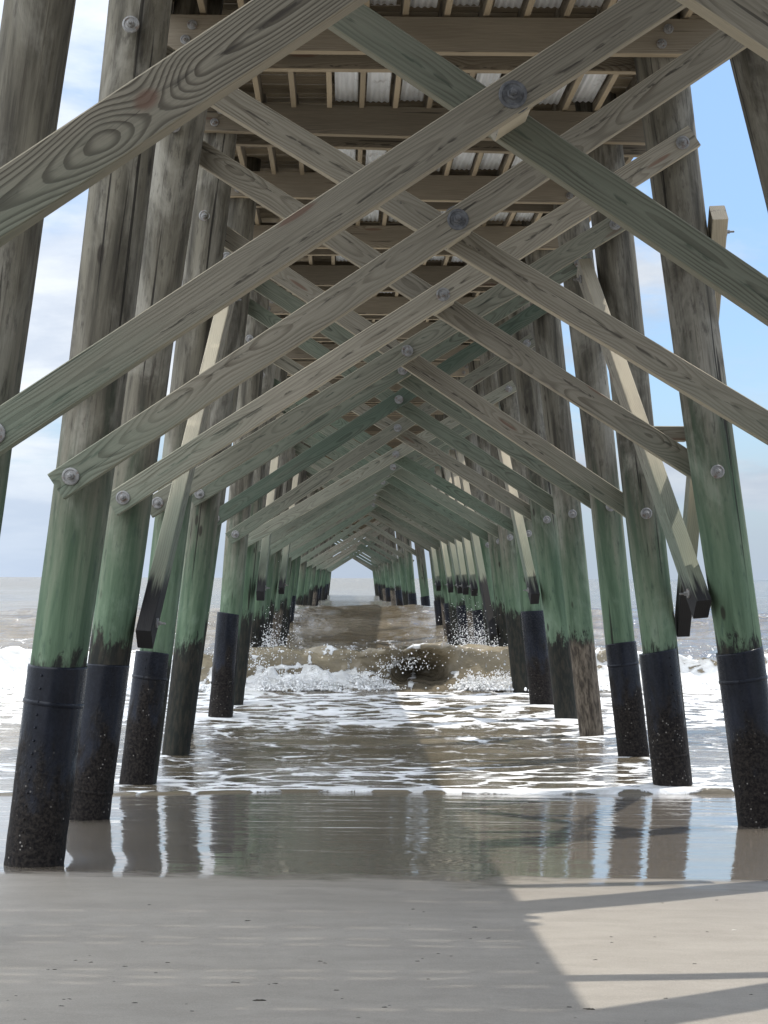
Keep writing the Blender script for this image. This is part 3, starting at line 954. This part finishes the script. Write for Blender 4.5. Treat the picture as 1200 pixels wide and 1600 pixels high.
for n in range(N0, N1 + 1):
    jit = lambda s: rb.uniform(-s, s)
    drop = 0.0 if n < 7 else (0.30 if n < 14 else 0.18 + 0.12 * math.sin(n))
    fl, fr_ = FR.get(n, ((-1.52 + jit(0.04), 2.24 - 0.3 * drop + jit(0.05)), (2.38 + jit(0.04), 4.80 - drop + jit(0.08))))
    rl, rr_ = RE.get(n, ((-1.24 + jit(0.04), 4.84 - drop + jit(0.08)), (2.66 + jit(0.04), 2.40 - 0.3 * drop + jit(0.05))))
    yb = YB(n)
    for which, a, b in (('front', fl, fr_), ('rear', rl, rr_)):
        sgn = -1 if which == 'front' else 1
        yy = yb + sgn * FRONT_OFF
        d = Vector((b[0] - a[0], b[1] - a[1]))
        Ld = d.length
        e = d / Ld
        st = (a[0] - e.x * 0.105, a[1] - e.y * 0.105)
        o = put('cross_brace', BRACES[rb.randrange(5)], None, brace_matrix(st, b, yy, yy))
        if n == -1 and which == 'front':
            o.data = BRACE_KNOT
        sx = (Ld + 0.21) / BR_L
        o.scale = (sx, 1, 1)
        g = (GREEN_F if which == 'front' else GREEN_R).get(n, 0.0 if n < 4 else rb.choice((0.1, 0.35, 0.6, 0.8)))
        o.color = (g, 1.0 if (which, n) in (('rear', 0), ('front', 3), ('front', 4), ('front', 5), ('front', 8)) else 0.0, 0, 1)
        way = 'rising to the right on the beach face' if which == 'front' else 'falling to the right on the sea face'
        if -1 <= n < NEAR:
            k = n + 1
            if which == 'front':
                lab = '%s rising to the right, %s such brace' % (LOOK_F.get(n, 'grey-green diagonal board'), ORD[k])
            else:
                lab = '%s falling to the right, %s such brace from the front' % ('dark green-grey board' if n == 0 else 'grey diagonal board', ORD[k])
        elif n < -1:
            lab = 'diagonal board %s, %s behind the viewpoint' % (way, ORD[-n - 2])
        else:
            lab = 'distant diagonal board %s far down the pier' % way
        tag(o, lab, 'brace', 'diagonal braces rising to the right' if which == 'front' else 'diagonal braces falling to the right')
        if n < NEAR:
            # bolts: ends (front boards carry the washer, rear boards bolt through the pile)
            for q, (pt, s_) in enumerate(((a, 0.105), (b, Ld + 0.105))):
                if which == 'front':
                    bm_ = Matrix.Translation((s_ / sx, -BT / 2 - 0.0005, 0.0)) @ Matrix.Diagonal((1 / sx, 1, 1, 1))
                else:
                    bm_ = Matrix.Translation((s_ / sx, -FRONT_OFF - 0.186, 0.0)) @ Matrix.Diagonal((1 / sx, 1, 1, 1))
                put('bolt', BOLT, o, bm_)
            if which == 'front':
                # crossing with the rear board
                den = (d.x * (rr_[1] - rl[1]) - d.y * (rr_[0] - rl[0]))
                tcr = ((rl[0] - a[0]) * (rr_[1] - rl[1]) - (rl[1] - a[1]) * (rr_[0] - rl[0])) / den
                s_ = (tcr * Ld + 0.105) / sx
                put('bolt', BOLT_BIG if n <= 1 else BOLT, o, Matrix.Translation((s_, -BT / 2 - 0.0005, 0.0)) @ Matrix.Diagonal((1 / sx, 1, 1, 1)))
                V, Fc = [], []
                box(V, Fc, s_ - 0.085, s_ + 0.085, BT / 2 + 0.001, 2 * FRONT_OFF - BT / 2 - 0.002, -0.055, 0.055)
                put('spacer_block', mesh('spacer_block', V, Fc, M_BRACE), o, Matrix.Identity(4))

# ---- cap beams: two planks clasping the pile heads
CH, CT = 0.262, 0.085


def cap_plank(name, x0, x1, seed):
    V, Fc = [], []
    ch = 0.085
    pr = [(x0 + ch, 0), (x1 - ch, 0), (x1, ch * 0.8), (x1, CH), (x0, CH), (x0, ch * 0.8)]
    for y in (-CT / 2, CT / 2):
        V += [(px, y, pz) for px, pz in pr]
    Fc += [(0, 1, 2, 3, 4, 5), (11, 10, 9, 8, 7, 6)]
    for i in range(6):
        j = (i + 1) % 6
        Fc.append((i, i + 6, j + 6, j))
    me = mesh(name, V, Fc, M_DECK)
    bm = bmesh.new()
    bm.from_mesh(me)
    bmesh.ops.bevel(bm, geom=bm.edges[:], offset=0.005, segments=1, affect='EDGES')
    bm.to_mesh(me)
    bm.free()
    return me


PLANKS = [cap_plank('plank', -1.94, 2.18, s) for s in range(2)]
for n in range(N0, N1 + 1):
    y = YB(n)
    dzc = {3: 0.02, 4: 0.02}.get(n, rb.uniform(-0.012, 0.012))
    tilt = {3: 0.020, 4: 0.012}.get(n, rb.uniform(-0.004, 0.004))
    root = put('cap_beam', None, None, Matrix.Translation((XC, y, CAPZ + dzc)) @ Matrix.Rotation(tilt, 4, 'Y'))
    if 2 <= n < 12:
        lab = 'pair of level brown planks clasping the pile heads, %s cap beam from the front' % ORD[n - 2]
    elif n < 2:
        lab = 'pair of level brown planks on pile heads, %s beam above the view' % ORD[n + 3]
    else:
        lab = 'distant level cap beam under the deck, lost behind crossing braces'
    tag(root, lab, 'beam', 'cap beams under the deck')
    for sgn in (-1, 1):
        off = 0.19 + CT / 2 + 0.002
        put('plank', PLANKS[(n + (sgn > 0)) % 2], root, Matrix.Translation((0, sgn * off, 0)))
    if n < 12:
        for xb in (PILE_AT[(-1, n)][0] + PILE_AT[(-1, n)][1] * 5.6 - XC, PILE_AT[(1, n)][0] + PILE_AT[(1, n)][1] * 5.6 - XC):
            for zz_, dxx in ((0.075, -0.02), (0.185, 0.03)):
                put('bolt', BOLT_SMALL, root, Matrix.Translation((xb + dxx, -0.19 - CT - 0.003, zz_)))

# ---- deck: joists, boards and the grey sheets between the joists, one section per bay
JZ0 = CAPZ + CH + 0.006
JH, JT = 0.190, 0.045
NJ = 15
JX = [-1.92 + i * (4.10 / (NJ - 1)) for i in range(NJ)]
JOIST = board_mesh('joist', SP - 0.02, JH, JT, M_DECK, 6, 0.003, 3)
ROTZ = Matrix.Rotation(math.pi / 2, 4, 'Z')
V, Fc = [], []
nb = 18
for i in range(nb):
    p = SP / nb
    opn = (1, 1, 0, 0, 1, 0, 0, 1, 1, 1, 0, 0, 0, 1, 1, 0, 1, 0, 0)
    ga, gb = (0.0109 if opn[i] else 0.004), (0.0109 if opn[i + 1] else 0.004)
    box(V, Fc, -2.06 + 0.01 * ((i * 7) % 3), 2.25 - 0.008 * ((i * 5) % 3), i * p + ga, (i + 1) * p - gb, JH + 0.006 + 0.001 * ((i * 3) % 2), JH + 0.044)
DECKING = mesh('decking', V, Fc, M_DECK)


def sheet_mesh(w):
    V, Fc = [], []
    nxs, L = 26, SP - 0.72
    for (yy_, dz_) in ((0.40, 0.0), (0.40 + L * 0.5, -0.012), (0.40 + L, 0.0)):
        for i in range(nxs + 1):
            x = -w / 2 + w * i / nxs
            z = 0.006 * math.sin(i / nxs * 2 * math.pi * 4.0) + dz_
            V.append((x, yy_, z))
    for j in range(2):
        for i in range(nxs):
            Fc.append((j * (nxs + 1) + i, j * (nxs + 1) + i + 1, (j + 1) * (nxs + 1) + i + 1, (j + 1) * (nxs + 1) + i))
    me = mesh('metal_sheet', V, Fc, M_SHEET, True)
    bm = bmesh.new()
    bm.from_mesh(me)
    g = bmesh.ops.extrude_face_region(bm, geom=bm.faces[:])
    bmesh.ops.translate(bm, verts=[v for v in g['geom'] if isinstance(v, bmesh.types.BMVert)], vec=(0, 0, 0.003))
    bmesh.ops.recalc_face_normals(bm, faces=bm.faces[:])
    bm.to_mesh(me)
    bm.free()
    return me


SHEET = sheet_mesh(JX[1] - JX[0] - JT - 0.050)
gapw = JX[1] - JX[0] - JT - 0.003
V, Fc = [], []
box(V, Fc, -gapw / 2, gapw / 2, -0.022, 0.022, 0.002, JH - 0.055)
BLOCK = mesh('blocking', V, Fc, M_DECK)
# far bays: same shape in one mesh
V, Fc = [], []
for x in JX:
    box(V, Fc, x - JT / 2, x + JT / 2, 0.01, SP - 0.01, 0.0, JH)
box(V, Fc, -2.06, 2.25, 0.006, SP - 0.006, JH + 0.006, JH + 0.044)
FARDECK = mesh('deck_section', V, Fc, M_DECK)
for n in range(N0 - 1, N1):
    y = YB(n)
    mw = Matrix.Translation((XC, y, JZ0))
    if n < 1:
        lab = 'plank deck section on joists above the viewpoint, %s bay over the dry sand' % ORD[n + 4]
    elif n < 11:
        lab = 'underside of plank deck with joists and grey metal sheets, %s bay from the front' % ORD[n - 1]
    else:
        lab = 'distant plank deck section on joists, hidden among far braces'
    if n < 11:
        root = put('deck_section', None, None, mw)
        put('decking', DECKING, root, Matrix.Identity(4))
        for i, x in enumerate(JX):
            put('joist', JOIST, root, Matrix.Translation((x + rb.uniform(-0.015, 0.015), 0.01, JH / 2)) @ ROTZ)
        for i in range(NJ - 1):
            xm = (JX[i] + JX[i + 1]) / 2
            put('blocking', BLOCK, root, Matrix.Translation((xm, 0.30 + rb.uniform(-0.015, 0.015), 0.0)))
            if n > 0 and (4 <= i <= 10 or (i in (3, 11) and rb.random() < 0.5)):
                put('metal_sheet', SHEET, root, Matrix.Translation((xm + rb.uniform(-0.02, 0.02), 0.0, 0.05 + rb.uniform(-0.012, 0.012))))
    else:
        root = put('deck_section', FARDECK, None, mw @ Matrix.Diagonal((1, (YB(n + 1) - y) / SP, 1, 1)))
    tag(root, lab, 'deck', 'deck sections of the pier')


# ---- braces running along the pile rows
LB = {}


def long_brace(side, n, kind, lab, zl=1.45, zh=4.35, xo=None, w=0.19, t=0.115, group='braces along the pile rows'):
    """kind 'away': low end at frame n, high end at frame n+1 (inner face); 'toward': low end at n+1, high end at n (outer face)"""
    fa, ba, ya = PILE_AT[(side, n)]
    zh = zh if n < NFAR else 4.6
    fb, bb, yb_ = PILE_AT[(side, n + 1)]
    inn = -side if kind == 'away' else side
    off = 0.18 + t / 2 + 0.02
    if kind == 'away':
        A = Vector((fa + ba * zl + inn * off, ya, zl))
        B = Vector((fb + bb * zh + inn * off, yb_, zh))
    else:
        A = Vector((fb + bb * zl + inn * off, yb_, zl))
        B = Vector((fa + ba * zh + inn * off, ya, zh))
    d = (B - A)
    L = d.length + 0.34
    x = d.normalized()
    y = Vector((1, 0, 0))
    z = x.cross(y).normalized()
    y = z.cross(x)
    st = A - x * 0.17
    key = (round(L, 1), w, t)
    if key not in LB:
        LB[key] = board_mesh('row_brace', L, w, t, M_BRACE, 10, 0.006, 11)
    o = put('row_brace', LB[key], None, Matrix(((x.x, y.x, z.x, st.x), (x.y, y.y, z.y, st.y), (x.z, y.z, z.z, st.z), (0, 0, 0, 1))))
    tag(o, lab, 'brace', group)
    if n < NEAR:
        for s_ in (0.17, L - 0.17):
            yside = -1 if inn < 0 else 1
            mb = Matrix.Translation((s_, yside * (t / 2 + 0.0005), 0))
            if yside > 0:
                mb = mb @ Matrix.Rotation(math.pi, 4, 'Z')
            put('bolt', BOLT_SMALL, o, mb)
    return o, A, B


long_brace(1, 2, 'away', 'sunlit pale board with a black-dipped foot, leaning inside the nearest right piles', 1.55, 4.30)
long_brace(1, 2, 'toward', 'tan board with green foot leaning outside the right piles, its top in open sky', 1.33, 4.22)
V, Fc = [], []
fa, ba, ya = PILE_AT[(1, 2)]
xm = fa + ba * 2.9
box(V, Fc, -0.17, 0.17, -0.07, 0.07, -0.06, 0.06)
me = mesh('spacer_plank', V, Fc, M_BRACE)
bm = bmesh.new()
bm.from_mesh(me)
bmesh.ops.bevel(bm, geom=bm.edges[:], offset=0.006, segments=1, affect='EDGES')
bm.to_mesh(me)
bm.free()
tag(put('spacer_plank', me, None, Matrix.Translation((xm - 0.06, ya + 1.42, 2.83))), 'short level sunlit plank joining the two leaning boards of the right row', 'plank')
long_brace(-1, 2, 'away', 'pale board with a long black foot, leaning inside the third left pile', 1.32, 4.10)
for (sd, n, word) in ((1, 6, 'right row, black stub foot above the foam'), (-1, 7, 'left row, black stub foot above the surf'), (1, 9, 'right row, pale foot reaching the surf'), (1, 11, 'right row, pale sliver before the splash'), (1, 13, 'right row, bright sliver beyond the splash'), (1, 15, 'right row, small bright sliver deep in the pier'), (-1, 11, 'left row, green sliver deep in the pier')):
    long_brace(sd, n, 'away', 'pale leaning board of the ' + word, 1.5 if n != 9 else 0.75, 4.1)
for n in (10, 12):
    long_brace(1, n, 'away', 'tiny bright leaning board far along the right row', 1.5, 4.1, group='far braces along the right row')
# bolt ends sticking out of the outer side of the near right piles
V, Fc = [], []

# ------------------------------------------------------------------ scraps on the sand
def scrap(x, y, L, ang, lab, mat=M_WEED, name='seaweed_scrap', cat='seaweed', group='seaweed scraps on the sand'):
    rg = random.Random(int(x * 1000 + y * 77))
    V, Fc = [], []
    nseg, sd_ = 9, 6
    w = L * 0.10
    cx = 0.0
    for i in range(nseg + 1):
        u_ = i / nseg
        px = (u_ - 0.5) * L
        cx += rg.uniform(-0.06, 0.06) * L
        r_ = w * (0.25 + math.sin(u_ * math.pi) ** 0.6) * rg.uniform(0.7, 1.25)
        for k in range(sd_):
            A_ = 2 * math.pi * k / sd_
            V.append((px, cx + r_ * math.cos(A_) * 1.3, max(-0.001, 0.4 * r_ + r_ * 0.6 * math.sin(A_))))
    for i in range(nseg):
        for k in range(sd_):
            k2 = (k + 1) % sd_
            Fc.append((i * sd_ + k, i * sd_ + k2, (i + 1) * sd_ + k2, (i + 1) * sd_ + k))
    Fc.append(tuple(range(sd_ - 1, -1, -1)))
    Fc.append(tuple(nseg * sd_ + k for k in range(sd_)))
    o = put(name, mesh(name, V, Fc, mat, True), None, Matrix.Translation((x, y, sand_z(x, y))) @ Matrix.Rotation(ang, 4, 'Z'))
    tag(o, lab, cat, group)
    return o


def ray_sand(px, py):
    d = fw + r2 * ((px - 600) / F_PX) - u2 * ((py - 800) / F_PX)
    tq = (EYE - 0.1) / -d.z
    for _ in range(6):
        p = d * tq
        tq = (EYE - sand_z(p.x, p.y)) / -d.z
    return d.x * tq, d.y * tq


for (px, py, L, a, lab) in ((405, 1563, 0.052, 0.1, 'largest dark seaweed scrap, near the bottom edge left of centre'), (920, 1577, 0.046, -0.15, 'dark seaweed scrap at the shadow edge near the bottom right'), (742, 1449, 0.028, 0.0, 'dark seaweed scrap on shaded sand right of centre'), (387, 1439, 0.03, 0.2, 'dark seaweed scrap left of centre just below the wet sand')):
    x, y = ray_sand(px, py)
    scrap(x, y, L, a, lab)
small = ((25, 1556), (12, 1563), (365, 1535), (372, 1536), (420, 1538), (500, 1502), (508, 1505), (660, 1498), (652, 1502), (705, 1494), (685, 1490), (735, 1467), (763, 1466), (955, 1464), (1023, 1464), (1035, 1411), (1085, 1506), (1040, 1560), (140, 1493), (75, 1515), (85, 1515), (195, 1510), (262, 1504), (930, 1500), (1105, 1456), (430, 1537), (300, 1580), (560, 1590), (840, 1505))
rs = random.Random(77)
small = list(small) + [(rs.uniform(5, 1195), 1385 + 215 * rs.random() ** 0.8) for _ in range(26)]
for i, (px, py) in enumerate(small):
    x, y = ray_sand(px, py)
    scrap(x, y, random.uniform(0.010, 0.024), random.uniform(-0.4, 0.4), 'tiny dark speck of seaweed on damp sand')
x, y = ray_sand(1147, 1453)
scrap(x, y, 0.022, 0.3, 'small white shell fragment on the sunlit sand', M_SHELL, 'shell_fragment', 'shell', None)
